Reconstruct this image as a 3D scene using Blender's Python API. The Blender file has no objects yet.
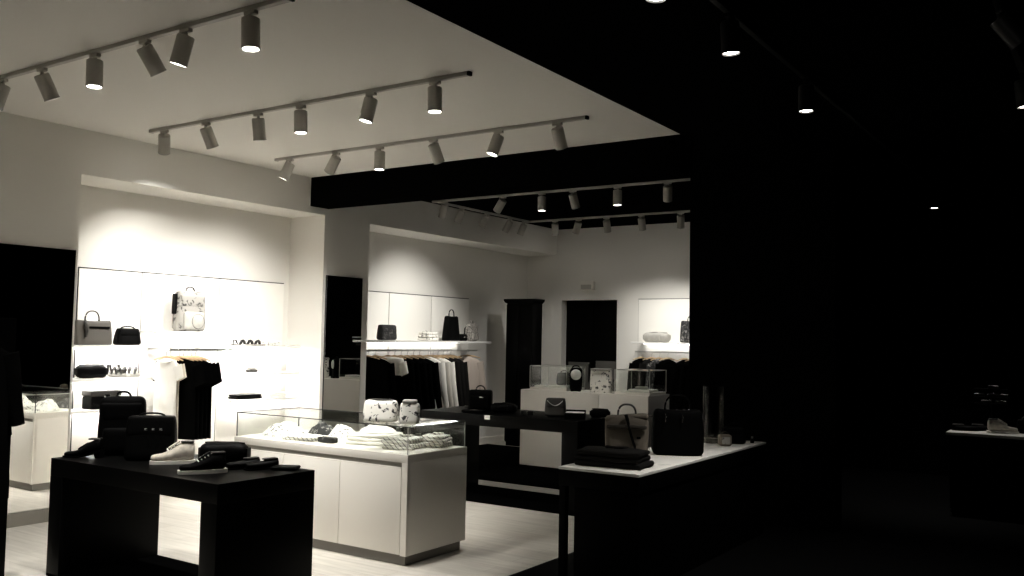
import bpy, bmesh, math, random
from mathutils import Vector, Matrix, noise
random.seed(7)
PI = math.pi
SC = bpy.context.scene
COL = SC.collection

# ------------------------------------------------------------------ materials
def mat(name, col, rough=.5, metal=0., spec=.5, emit=None, strength=0., vary=0., vscale=8., bump=0., bscale=60.):
    m = bpy.data.materials.new(name); m.use_nodes = True
    nt = m.node_tree; b = nt.nodes['Principled BSDF']
    b.inputs['Base Color'].default_value = (*col, 1)
    b.inputs['Roughness'].default_value = rough
    b.inputs['Metallic'].default_value = metal
    b.inputs['Specular IOR Level'].default_value = spec
    if emit:
        b.inputs['Emission Color'].default_value = (*emit, 1); b.inputs['Emission Strength'].default_value = strength
    if vary or bump:
        tc = nt.nodes.new('ShaderNodeTexCoord')
        if vary:
            n = nt.nodes.new('ShaderNodeTexNoise'); n.inputs['Scale'].default_value = vscale; n.inputs['Detail'].default_value = 4
            r = nt.nodes.new('ShaderNodeValToRGB')
            r.color_ramp.elements[0].position = .3; r.color_ramp.elements[1].position = .7
            r.color_ramp.elements[0].color = (*[c*(1-vary) for c in col], 1)
            r.color_ramp.elements[1].color = (*[min(1, c*(1+vary)) for c in col], 1)
            nt.links.new(tc.outputs['Object'], n.inputs['Vector']); nt.links.new(n.outputs['Fac'], r.inputs['Fac'])
            nt.links.new(r.outputs['Color'], b.inputs['Base Color'])
        if bump:
            n2 = nt.nodes.new('ShaderNodeTexNoise'); n2.inputs['Scale'].default_value = bscale
            bp = nt.nodes.new('ShaderNodeBump'); bp.inputs['Strength'].default_value = bump; bp.inputs['Distance'].default_value = .01
            nt.links.new(tc.outputs['Object'], n2.inputs['Vector']); nt.links.new(n2.outputs['Fac'], bp.inputs['Height'])
            nt.links.new(bp.outputs['Normal'], b.inputs['Normal'])
    return m

def print_mat(name, base, ink, scale=14., lo=.42, hi=.5, kind='noise', rough=.75):
    """cloth or leather with a printed pattern of blotches, dots or stripes"""
    m = mat(name, base, rough); nt = m.node_tree; b = nt.nodes['Principled BSDF']
    tc = nt.nodes.new('ShaderNodeTexCoord')
    if kind == 'noise':
        t = nt.nodes.new('ShaderNodeTexNoise'); t.inputs['Scale'].default_value = scale; t.inputs['Detail'].default_value = 3
        t.inputs['Distortion'].default_value = 1.2; out = t.outputs['Fac']
    elif kind == 'dots':
        t = nt.nodes.new('ShaderNodeTexVoronoi'); t.inputs['Scale'].default_value = scale; out = t.outputs['Distance']
    else:
        t = nt.nodes.new('ShaderNodeTexWave'); t.inputs['Scale'].default_value = scale; t.inputs['Distortion'].default_value = 1.5
        t.bands_direction = 'DIAGONAL'; out = t.outputs['Fac']
    r = nt.nodes.new('ShaderNodeValToRGB')
    r.color_ramp.elements[0].position = lo; r.color_ramp.elements[0].color = (*ink, 1)
    r.color_ramp.elements[1].position = hi; r.color_ramp.elements[1].color = (*base, 1)
    nt.links.new(tc.outputs['Object'], t.inputs['Vector']); nt.links.new(out, r.inputs['Fac'])
    nt.links.new(r.outputs['Color'], b.inputs['Base Color'])
    return m

def glass_mat(name, tint=(.97, .98, .97), gloss=1.):
    """thin sheet glass: clear body with a fresnel reflection"""
    m = bpy.data.materials.new(name); m.use_nodes = True; nt = m.node_tree
    for n in list(nt.nodes): nt.nodes.remove(n)
    o = nt.nodes.new('ShaderNodeOutputMaterial'); mx = nt.nodes.new('ShaderNodeMixShader')
    t = nt.nodes.new('ShaderNodeBsdfTransparent'); t.inputs['Color'].default_value = (*tint, 1)
    g = nt.nodes.new('ShaderNodeBsdfGlossy'); g.inputs['Roughness'].default_value = .0; g.inputs['Color'].default_value = (gloss, gloss, gloss, 1)
    f = nt.nodes.new('ShaderNodeFresnel'); ge = nt.nodes.new('ShaderNodeNewGeometry'); io = nt.nodes.new('ShaderNodeMapRange')
    io.inputs['To Min'].default_value = 1.45; io.inputs['To Max'].default_value = 1/1.45    # same sheet reflection from either face
    nt.links.new(ge.outputs['Backfacing'], io.inputs['Value']); nt.links.new(io.outputs['Result'], f.inputs['IOR'])
    nt.links.new(f.outputs['Fac'], mx.inputs['Fac']); nt.links.new(t.outputs[0], mx.inputs[1]); nt.links.new(g.outputs[0], mx.inputs[2])
    nt.links.new(mx.outputs[0], o.inputs['Surface'])
    return m

M = {}
M['wall'] = mat('white_wall_paint', (.77, .75, .705), .8, spec=.2, bump=.05, bscale=120)
M['ceil'] = mat('white_ceiling_paint', (.77, .75, .705), .85, spec=.1)
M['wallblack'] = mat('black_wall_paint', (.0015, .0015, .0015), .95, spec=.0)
M['lacquer'] = mat('white_lacquer', (.78, .75, .69), .45)
M['laminate'] = mat('white_laminate_top', (.85, .83, .78), .35)
M['panel'] = mat('white_cladding_panel', (.84, .82, .77), .6, spec=.2)
M['shelf'] = mat('white_shelf_lacquer', (.86, .85, .82), .4)
M['seam'] = mat('dark_seam', (.03, .029, .027), .8, spec=.1)
M['gap'] = mat('grey_recess', (.30, .285, .25), .7)
M['plinth'] = mat('grey_brushed_plinth', (.16, .15, .13), .5)
M['blacklac'] = mat('black_lacquer', (.001, .001, .001), .4, spec=.05)
M['blackmet'] = mat('black_metal', (.0012, .0012, .0012), .5, spec=.05)
M['leather'] = mat('black_leather', (.0013, .0013, .0013), .5, spec=.045, bump=.15, bscale=90)
M['nylon'] = mat('black_nylon', (.0012, .0012, .0012), .65, spec=.03, bump=.1, bscale=200)
M['blackcloth'] = mat('black_cotton', (.0018, .0018, .0018), 1., spec=.0)
M['darkcloth'] = mat('charcoal_cotton', (.011, .0105, .010), .95, spec=.02)
M['whitecloth'] = mat('white_cotton', (.82, .80, .75), .9, spec=.1)
M['greycloth'] = mat('pale_grey_cotton', (.50, .48, .44), .9, spec=.1)
M['pinkcloth'] = mat('pale_rose_cotton', (.50, .43, .375), .9, spec=.1)
M['cream'] = mat('cream_cotton', (.62, .56, .48), .9, spec=.1)
M['taupe'] = mat('taupe_canvas', (.115, .098, .078), .8, spec=.2, bump=.15, bscale=150)
M['taupedark'] = mat('dark_taupe_canvas', (.035, .03, .024), .8, spec=.2)
M['greyleather'] = mat('grey_leather', (.075, .068, .058), .5, bump=.1, bscale=100)
M['darkleather'] = mat('charcoal_leather', (.03, .028, .025), .5, spec=.35, bump=.2, bscale=70)
M['whiteleather'] = mat('white_leather', (.36, .35, .32), .5, vary=.1, vscale=20)
M['sole'] = mat('white_rubber_sole', (.80, .77, .70), .6)
M['suede'] = mat('pale_suede', (.50, .46, .39), .9, vary=.25, vscale=25)
M['lining'] = mat('dark_lining', (.03, .028, .025), .9)
M['chrome'] = mat('polished_chrome', (.8, .8, .8), .15, 1.)
M['steel'] = mat('brushed_steel_rail', (.55, .54, .52), .3, 1.)
M['wood'] = mat('pale_beech_wood', (.60, .42, .24), .5, vary=.1, vscale=30)
M['lamp'] = mat('grey_lamp_paint', (.46, .44, .40), .55, spec=.3)
M['track'] = mat('grey_track_paint', (.42, .40, .37), .5, spec=.3)
M['lampblack'] = mat('black_lamp_paint', (.006, .006, .006), .5, spec=.2)
M['lens'] = mat('lit_lens', (.9, .9, .85), .4, emit=(1., .96, .87), strength=14.)
M['lensoff'] = mat('unlit_lens', (.05, .05, .05), .3)
M['led'] = mat('led_strip', (.9, .9, .9), .5, emit=(1., .985, .95), strength=62.)
M['ledfar'] = mat('dim_led_strip', (.9, .9, .9), .5, emit=(1., .985, .95), strength=10.)
M['tag'] = mat('white_card_tag', (.75, .74, .70), .7)
M['greybox'] = mat('grey_plastic', (.45, .43, .38), .6)
M['greydoor'] = mat('grey_door_panel', (.07, .068, .06), .5)
M['edge'] = mat('dark_glass_edge', (.03, .032, .03), .2)
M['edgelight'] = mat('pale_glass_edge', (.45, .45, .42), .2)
M['glass'] = glass_mat('clear_sheet_glass')
M['acrylic'] = glass_mat('clear_acrylic', (.85, .85, .83), .45)
M['mirror'] = mat('mirror_silver', (.86, .86, .84), .0, 1.)
M['rug'] = mat('black_carpet', (.002, .002, .002), 1., spec=.0, bump=.3, bscale=300)
M['floral'] = print_mat('white_cotton_with_grey_print', (.80, .78, .73), (.13, .125, .12), 30, .38, .43)
M['dots'] = print_mat('white_cotton_with_black_spots', (.80, .78, .73), (.05, .05, .05), 42, .22, .34, 'dots')
M['darkprint'] = print_mat('dark_cotton_with_pale_print', (.010, .010, .010), (.22, .21, .20), 26, .38, .44)
M['stripe'] = print_mat('white_cotton_with_thin_stripes', (.80, .78, .73), (.22, .21, .20), 14, .05, .22, 'wave')
M['whiteprint'] = print_mat('white_leather_with_black_print', (.80, .78, .72), (.03, .03, .03), 19, .40, .44)
M['greyprint'] = print_mat('grey_leather_with_marbled_print', (.24, .23, .21), (.03, .028, .025), 15, .36, .46)
M['snake'] = print_mat('snake_print_leather', (.34, .32, .29), (.03, .028, .025), 60, .3, .55, 'dots', .5)
M['paisley'] = print_mat('black_leather_with_grey_print', (.008, .008, .008), (.10, .095, .09), 30, .34, .42)

# floor boards (light zone)
def floor_mat():
    m = mat('pale_plank_floor', (.56, .52, .45), .5, spec=.3); nt = m.node_tree; b = nt.nodes['Principled BSDF']
    tc = nt.nodes.new('ShaderNodeTexCoord'); br = nt.nodes.new('ShaderNodeTexBrick')
    br.inputs['Scale'].default_value = 1.; br.inputs['Brick Width'].default_value = 1.3; br.inputs['Row Height'].default_value = .19
    br.inputs['Mortar Size'].default_value = .003; br.inputs['Color1'].default_value = (.50, .475, .425, 1); br.inputs['Color2'].default_value = (.43, .405, .36, 1)
    br.inputs['Mortar'].default_value = (.36, .34, .30, 1); br.offset = .37
    n = nt.nodes.new('ShaderNodeTexNoise'); n.inputs['Scale'].default_value = 2.5
    mp = nt.nodes.new('ShaderNodeMapping'); mp.inputs['Scale'].default_value = (1, 9, 1)
    mx = nt.nodes.new('ShaderNodeMixRGB'); mx.blend_type = 'OVERLAY'; mx.inputs['Fac'].default_value = .25
    nt.links.new(tc.outputs['Object'], br.inputs['Vector']); nt.links.new(tc.outputs['Object'], mp.inputs['Vector'])
    nt.links.new(mp.outputs[0], n.inputs['Vector']); nt.links.new(br.outputs['Color'], mx.inputs[1]); nt.links.new(n.outputs['Fac'], mx.inputs[2])
    nt.links.new(mx.outputs[0], b.inputs['Base Color'])
    return m
M['floor'] = floor_mat()
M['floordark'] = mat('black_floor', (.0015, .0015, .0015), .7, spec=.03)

# ------------------------------------------------------------------ mesh builder
class MB:
    def __init__(s): s.bm = bmesh.new()
    def _add(s, verts, faces):
        vs = [s.bm.verts.new(v) for v in verts]
        for f in faces:
            try: s.bm.faces.new([vs[i] for i in f])
            except ValueError: pass
        return s
    def box(s, a, b, bevel=0., seg=2):
        a, b = [min(p, q) for p, q in zip(a, b)], [max(p, q) for p, q in zip(a, b)]
        if bevel <= 0:
            v = [(x, y, z) for x in (a[0], b[0]) for y in (a[1], b[1]) for z in (a[2], b[2])]
            return s._add(v, [(0, 1, 3, 2), (4, 6, 7, 5), (0, 4, 5, 1), (2, 3, 7, 6), (0, 2, 6, 4), (1, 5, 7, 3)])
        t = bmesh.new(); r = bmesh.ops.create_cube(t, size=1.)
        for v in t.verts:
            v.co = [(p+q)/2 + c*(q-p) for p, q, c in zip(a, b, v.co)]
        bmesh.ops.bevel(t, geom=t.edges[:], offset=bevel, segments=seg, profile=.6, affect='EDGES')
        return s.join(t)
    def join(s, t, mtx=None):
        if mtx is not None: bmesh.ops.transform(t, matrix=mtx, verts=t.verts[:])
        t.verts.index_update()
        vs = [s.bm.verts.new(v.co) for v in t.verts]
        for f in t.faces:
            try: s.bm.faces.new([vs[v.index] for v in f.verts])
            except ValueError: pass
        t.free(); return s
    def loft(s, rings, cap=True, closed=True):
        n = len(rings[0]); v = [p for r in rings for p in r]; f = []
        for i in range(len(rings)-1):
            for j in range(n if closed else n-1):
                k = (j+1) % n
                f.append((i*n+j, i*n+k, (i+1)*n+k, (i+1)*n+j))
        if cap:
            f.append(tuple(range(n-1, -1, -1))); f.append(tuple((len(rings)-1)*n+j for j in range(n)))
        return s._add(v, f)
    def tube(s, pts, r, n=8, flat=1., closed=False, up=(0, 0, 1)):
        pts = [Vector(p) for p in pts]; rings = []; L = len(pts)
        for i, p in enumerate(pts):
            if closed: d = pts[(i+1) % L] - pts[i-1]
            else: d = pts[min(i+1, L-1)] - pts[max(i-1, 0)]
            d.normalize(); u = Vector(up)
            if abs(d.dot(u)) > .95: u = Vector((1, 0, 0)) if abs(d.x) < .9 else Vector((0, 1, 0))
            a = d.cross(u).normalized(); b = a.cross(d).normalized()
            rr = r[i] if isinstance(r, (list, tuple)) else r
            rings.append([p + a*math.cos(2*PI*k/n)*rr*flat + b*math.sin(2*PI*k/n)*rr for k in range(n)])
        if closed: rings.append(rings[0]); return s.loft(rings, cap=False)
        return s.loft(rings)
    def cyl(s, p0, p1, r0, r1=None, n=20, inset=0.):
        return s.tube([p0, p1], [r0, r0 if r1 is None else r1], n)
    def lathe(s, prof, n=24, c=(0, 0, 0)):
        return s.loft([[(c[0]+r*math.cos(2*PI*k/n), c[1]+r*math.sin(2*PI*k/n), c[2]+z) for k in range(n)] for r, z in prof])
    def prism(s, outline, y0, y1):
        """outline in x,z, extruded along y"""
        n = len(outline)
        v = [(x, y0, z) for x, z in outline] + [(x, y1, z) for x, z in outline]
        f = [tuple(range(n)), tuple(range(2*n-1, n-1, -1))] + [(i, i+n, (i+1) % n+n, (i+1) % n) for i in range(n)]
        return s._add(v, f)
    def rbox(s, w, d, h, r, n=8, fn=None, z0=0., c=(0, 0)):
        """rounded soft box standing on z0; fn deforms a point (u,v,t in -1..1,-1..1,0..1)"""
        t = bmesh.new(); done = {}
        def vert(p):
            k = tuple(round(q, 5) for q in p)
            if k not in done:
                P = Vector((p[0]*w/2, p[1]*d/2, p[2]*h/2)); rr = min(r, w/2, d/2, h/2)
                I = Vector([max(-(q/2-rr), min(q/2-rr, e)) for q, e in zip((w, d, h), P)])
                D = P-I
                if D.length > 1e-9: P = I + D.normalized()*rr
                P.z += h/2
                if fn: P = Vector(fn(P.x, P.y, P.z))
                P += Vector((c[0], c[1], z0)); done[k] = t.verts.new(P)
            return done[k]
        # sample denser near the edges
        g = [math.sin(PI/2*(-1+2*i/n)) for i in range(n+1)]
        for ax in range(3):
            for sg in (-1, 1):
                for i in range(n):
                    for j in range(n):
                        q = []
                        for (a, b) in ((g[i], g[j]), (g[i+1], g[j]), (g[i+1], g[j+1]), (g[i], g[j+1])):
                            p = [0, 0, 0]; p[ax] = sg; p[(ax+1) % 3] = a; p[(ax+2) % 3] = b; q.append(vert(p))
                        if sg < 0: q.reverse()
                        try: t.faces.new(q)
                        except ValueError: pass
        return s.join(t)
    def build(s, name, m, parent=None, smooth=True, loc=None, rz=0., sub=0):
        bmesh.ops.remove_doubles(s.bm, verts=s.bm.verts[:], dist=1e-5)
        bmesh.ops.recalc_face_normals(s.bm, faces=s.bm.faces[:])
        me = bpy.data.meshes.new(name); s.bm.to_mesh(me); s.bm.free()
        ms = m if isinstance(m, list) else [m]
        for q in ms: me.materials.append(M[q] if isinstance(q, str) else q)
        if smooth:
            for p in me.polygons: p.use_smooth = True
            try: me.set_sharp_from_angle(angle=math.radians(38))
            except Exception: pass
        o = bpy.data.objects.new(name, me); COL.objects.link(o)
        if parent is not None: o.parent = parent
        if loc is not None: o.location = loc
        o.rotation_euler.z = rz
        if sub:
            mo = o.modifiers.new('smooth', 'SUBSURF'); mo.levels = sub; mo.render_levels = sub
        return o

def thing(name, label, cat, loc=(0, 0, 0), rz=0., group=None):
    o = bpy.data.objects.new(name, None); COL.objects.link(o); o.empty_display_size = .1
    o.location = loc; o.rotation_euler = (0, 0, rz); o['label'] = label; o['category'] = cat
    if group: o['group'] = group
    return o
def tag(o, label, cat, group=None):
    o['label'] = label; o['category'] = cat
    if group: o['group'] = group
    return o
def struct(o): o['kind'] = 'structure'; return o
def dup(root, loc, rz, label, group=None, scale=None):
    r = root.copy(); COL.objects.link(r); r.location = loc; r.rotation_euler = (0, 0, rz); r['label'] = label
    if group: r['group'] = group
    if scale: r.scale = scale
    for ch in list(root.children):
        if ch.type == 'LIGHT': continue
        c = ch.copy(); COL.objects.link(c); c.parent = r
        for g in list(ch.children):
            d = g.copy(); COL.objects.link(d); d.parent = c
    return r
ORD = ['first', 'second', 'third', 'fourth', 'fifth', 'sixth', 'seventh', 'eighth', 'ninth', 'tenth', 'eleventh', 'twelfth', 'thirteenth', 'fourteenth', 'fifteenth', 'sixteenth']
def arch(w, h, n=14, z0=0., y=0., p=1.):
    """points of a handle arch in the x,z plane"""
    return [(-w/2*math.copysign(abs(math.cos(PI*i/n))**p, math.cos(PI*i/n)), y, z0+h*math.sin(PI*i/n)**p) for i in range(n+1)]

# ------------------------------------------------------------------ the room
XW, XB, ZC, YB = -8.0, -8.59, 3.576, 13.3
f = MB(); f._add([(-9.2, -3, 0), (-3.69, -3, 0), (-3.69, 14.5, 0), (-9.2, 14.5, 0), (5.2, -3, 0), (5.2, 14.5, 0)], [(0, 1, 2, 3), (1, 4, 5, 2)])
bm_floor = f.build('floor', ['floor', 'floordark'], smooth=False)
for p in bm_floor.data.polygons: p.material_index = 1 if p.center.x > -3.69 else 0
struct(bm_floor)
YBM = 7.60
c = MB(); c.box((-9.2, -3, ZC), (-3.29, YBM, ZC+.1)); a = c.build('ceiling', 'ceil', smooth=False); struct(a)
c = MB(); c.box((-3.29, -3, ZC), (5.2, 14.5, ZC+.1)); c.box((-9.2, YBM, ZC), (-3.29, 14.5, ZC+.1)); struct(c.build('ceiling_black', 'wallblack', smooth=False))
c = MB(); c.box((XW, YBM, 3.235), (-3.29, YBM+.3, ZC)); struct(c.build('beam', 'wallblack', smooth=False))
w = MB()
N1a, N1b, N2a = 4.73, 7.84, 8.637
w.box((XW, -3, 0), (-8.9, N1a, ZC)); w.box((XW, N1a, 3.155), (-8.9, N1b, ZC)); w.box((XB, N1a, 0), (-8.9, N1b, 3.155))
w.box((XW, N1b, 0), (-8.9, N2a, ZC)); w.box((XW, N2a, 3.14), (-8.9, YB, ZC)); w.box((XB, N2a, 0), (-8.9, YB, 3.14))
struct(w.build('wall_left', 'wall', smooth=False))
w = MB(); D0, D1, DZ = -7.89, -6.84, 2.37
w.box((-8.9, YB, 0), (D0, YB+.2, ZC)); w.box((D1, YB, 0), (-3.4, YB+.2, ZC)); w.box((D0, YB, DZ), (D1, YB+.2, ZC))
struct(w.build('wall_back', 'wall', smooth=False))
w = MB(); w.box((-3.61, 8.6, 0), (-2.18, 8.8, ZC)); w.box((-3.61, 8.8, 0), (-3.4, 13.3, ZC)); struct(w.build('wall_partition', 'wallblack', smooth=False))  # second box: unseen wall added to block far-room light from the dark half
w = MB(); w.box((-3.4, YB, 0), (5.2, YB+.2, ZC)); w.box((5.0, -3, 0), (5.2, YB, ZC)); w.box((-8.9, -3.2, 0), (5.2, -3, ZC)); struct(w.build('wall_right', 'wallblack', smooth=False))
w = MB(); w.box((XB+.001, 11.7, 0), (XB+.016, 13.29, .10)); w.box((XB+.02, YB-.016, 0), (D0-.03, YB-.001, .10)); struct(w.build('baseboard_back', 'lacquer', smooth=False))
w = MB(); w.box((XW+.001, -2.9, 0), (XW+.03, N1a-.01, .115), .004); struct(w.build('baseboard_left', 'gap', smooth=False))

# doorway in the back wall: dark double door set back in its reveal
d = thing('door_1', 'black double door set deep in the back wall', 'door', ((D0+D1)/2, YB+.16, 0)); d['kind'] = 'structure'
hw = (D1-D0)/2
for sx in (-1, 1):
    lf = MB().box((sx*.006, 0, .01), (sx*(hw-.005), .04, DZ-.01), .003).build('door_leaf', 'blacklac', d)
    MB().box((sx*.06, -.008, .2), (sx*(hw-.06), 0, 1.33 if sx < 0 else 1.36), .002).build('kick_panel', 'greydoor', lf)
    MB().tube([(sx*.05, 0, 1.0), (sx*.05, -.04, 1.0), (sx*.05, -.04, 1.3), (sx*.05, 0, 1.3)], .008).build('handle', 'blackmet', lf)

# ------------------------------------------------------------------ mirrors
def mirror(y0, y1, z0, z1, label):
    t = thing('wall_mirror', label, 'mirror', (XW, (y0+y1)/2, z0))
    h = (y1-y0)/2; H = z1-z0
    MB().box((.002, -h, 0), (.018, h, H)).build('backing_board', 'blackmet', t, smooth=False)
    MB().box((.0185, -h+.002, .002), (.022, h-.002, H-.002)).build('mirror_glass', 'mirror', t, smooth=False)
mirror(1.6, 4.70, .12, 2.44, 'tall dark wall mirror beside the lit shelf niche, reflecting the glass counter')
mirror(7.885, 8.51, .12, 2.43, 'narrow tall wall mirror on the pier between the two niches')

# ------------------------------------------------------------------ near niche: cladding, shelves, rail
seams = [5.085, 5.79, 6.785, 7.75]
pl = ['narrow white wall panel behind the handbags and clutch bags', 'white wall panel behind the printed backpack and T-shirts', 'white wall panel behind the sandals and black folded wallet']
def clad(y0, y1, z1, label, group):
    t = thing('wall_panel', label, 'wall panel', (XB+.001, (y0+y1)/2, .05), 0, group); h = (y1-y0)/2
    MB().box((0, -h, 0), (.012, h, z1-.05)).build('shadow_gap', 'seam', t, smooth=False)
    MB().box((.0121, -h+.006, .006), (.02, h-.006, z1-.062), .001).build('face_panel', 'panel', t)
for i in range(3): clad(seams[i], seams[i+1], 2.335, pl[i], 'cladding panels of the near niche')
def shelf(y0, y1, z, x1, label, group, x0=XB+.022, led='led', extra=None):
    t = thing('wall_shelf', label, 'shelf', (x0, (y0+y1)/2, z)); h = (y1-y0)/2; d = x1-x0
    m = MB().box((0, -h, -.028), (d, h, 0), .003)
    if extra: m.box(extra[0], extra[1], .003)
    m.build('shelf_board', 'shelf', t)
    if led:
        MB().box((.06, -h+.04, -.034), (.075, h-.04, -.0285)).build('light_strip', led, t, smooth=False)
    return t
g = 'shelves of the near niche'
shelf(4.90, 5.78, 1.565, -8.30, 'white shelf under the grey handbag, topmost of its column', g)
shelf(4.90, 5.78, 1.240, -8.30, 'white shelf holding the black duffel clutch and strappy sandals', g)
shelf(4.90, 5.74, .935, -8.30, 'white shelf holding the black boxy case, lowest of its column', g)
shelf(5.80, 6.98, 1.715, -8.30, 'white shelf under the printed backpack above the T-shirts', g)
shelf(6.80, 7.80, 1.567, -8.30, 'white shelf holding the dark strappy sandals, topmost by the pier', g)
shelf(6.80, 7.79, 1.255, -8.30, 'white shelf holding only the small dark shoe horn case', g)
shelf(6.78, 7.78, .955, -8.30, 'white shelf holding the black folded wallet case', g)

def rail(y0, y1, z, x, xwall, label, axis='y'):
    t = thing('clothes_rail', label, 'clothes rail', (x, (y0+y1)/2, z)); h = (y1-y0)/2
    MB().box((-.008, -h, -.012), (.008, h, .012), .004).build('rail_bar', 'steel', t)
    for s in (-.75, .75):
        MB().box((xwall-x, s*h-.008, -.008), (0, s*h+.008, .008), .003).build('bracket', 'steel', t)
    return t
rail(5.80, 6.60, 1.525, -8.085, XB+.02, 'pale steel clothes rail with T-shirts in the near niche')

# ------------------------------------------------------------------ far niche
seams2 = [8.70, 9.69, 10.64, 11.585]
pl = ['white wall panel behind the quilted black bag, beside the narrow mirror', 'white wall panel behind the folded grey shirt', 'white wall panel behind the tall black handbag']
for i in range(3): clad(seams2[i], seams2[i+1], 2.325, pl[i], 'cladding panels of the far niche')
t = shelf(8.66, 11.30, 1.652, -8.0, 'long white shelf of bags above the crowded clothes rail', 'shelves of the far niches', led='ledfar', extra=((.575, -1.57, -.028), (.64, 1.32, 0)))
rail(8.66, 11.2, 1.515, -8.12, XB+.02, 'pale steel clothes rail crowded with dark clothes')
# back wall niche display
for x0, x1, lb in ((-6.45, -5.0, 'white wall panel on the back wall beside the black doorway'), (-5.0, -3.65, 'white wall panel half hidden behind the black partition')):
    t = thing('wall_panel', lb, 'wall panel', ((x0+x1)/2, YB-.001, .1), 0, 'cladding panels of the back wall'); h = (x1-x0)/2
    MB().box((-h, -.012, 0), (h, 0, 2.28)).build('shadow_gap', 'seam', t, smooth=False)
    MB().box((-h+.006, -.02, .006), (h-.006, -.0121, 2.27), .001).build('face_panel', 'panel', t)
t = thing('wall_shelf', 'white shelf on the back wall holding the folded white bag', 'shelf', (-5.0, YB-.022, 1.69), 0, 'shelves of the far niches')
MB().box((-1.38, -.40, -.028), (1.35, 0, 0), .003).build('shelf_board', 'shelf', t)
MB().box((-1.3, -.08, -.034), (1.3, -.06, -.0285)).build('light_strip', 'ledfar', t, smooth=False)
t = thing('clothes_rail', 'pale steel clothes rail on the back wall', 'clothes rail', (-5.0, YB-.36, 1.54))
MB().box((-1.33, -.008, -.012), (1.3, .008, .012), .004).build('rail_bar', 'steel', t)
for s in (-1.0, 1.0): MB().box((s-.008, 0, -.008), (s+.008, .338, .008), .003).build('bracket', 'steel', t)
# emergency light
t = thing('emergency_light', 'small white emergency light box above the black doorway', 'emergency light', (-7.37, YB-.002, 2.53))
MB().box((-.12, -.09, 0), (.12, 0, .15), .012).build('housing', 'lacquer', t); MB().box((-.1, -.095, .015), (.1, -.09, .09), .004).build('diffuser', 'greybox', t)
# black corner cabinet with cornice
t = thing('tall_cabinet', 'tall black cabinet with projecting cornice in the far corner', 'cabinet', (-7.985, 12.32, 0))
MB().box((-.245, -.17, .06), (.245, .12, 2.27), .004).build('carcass', 'blacklac', t)
MB().prism([(-.25, 2.27), (.25, 2.27), (.29, 2.31), (.29, 2.34), (-.29, 2.34), (-.29, 2.31)], -.20, .12).build('cornice', 'blacklac', t)
MB().box((-.235, -.15, 0), (.235, .11, .06)).build('plinth', 'blackmet', t)
for s in (-1, 1):
    dr = MB().box((s*.004, -.188, .08), (s*.24, -.1705, 2.25), .003).build('door', 'blacklac', t)
    MB().tube([(s*.03, -.188, 1.0), (s*.03, -.215, 1.0), (s*.03, -.215, 1.2), (s*.03, -.188, 1.2)], .006).build('handle', 'blackmet', dr)
o = MB().box((-8.5, 9.0, .001), (-3.75, 12.05, .012), .004).build('area_rug', 'rug'); tag(o, 'black area rug spread under the far white counter', 'rug')

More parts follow.
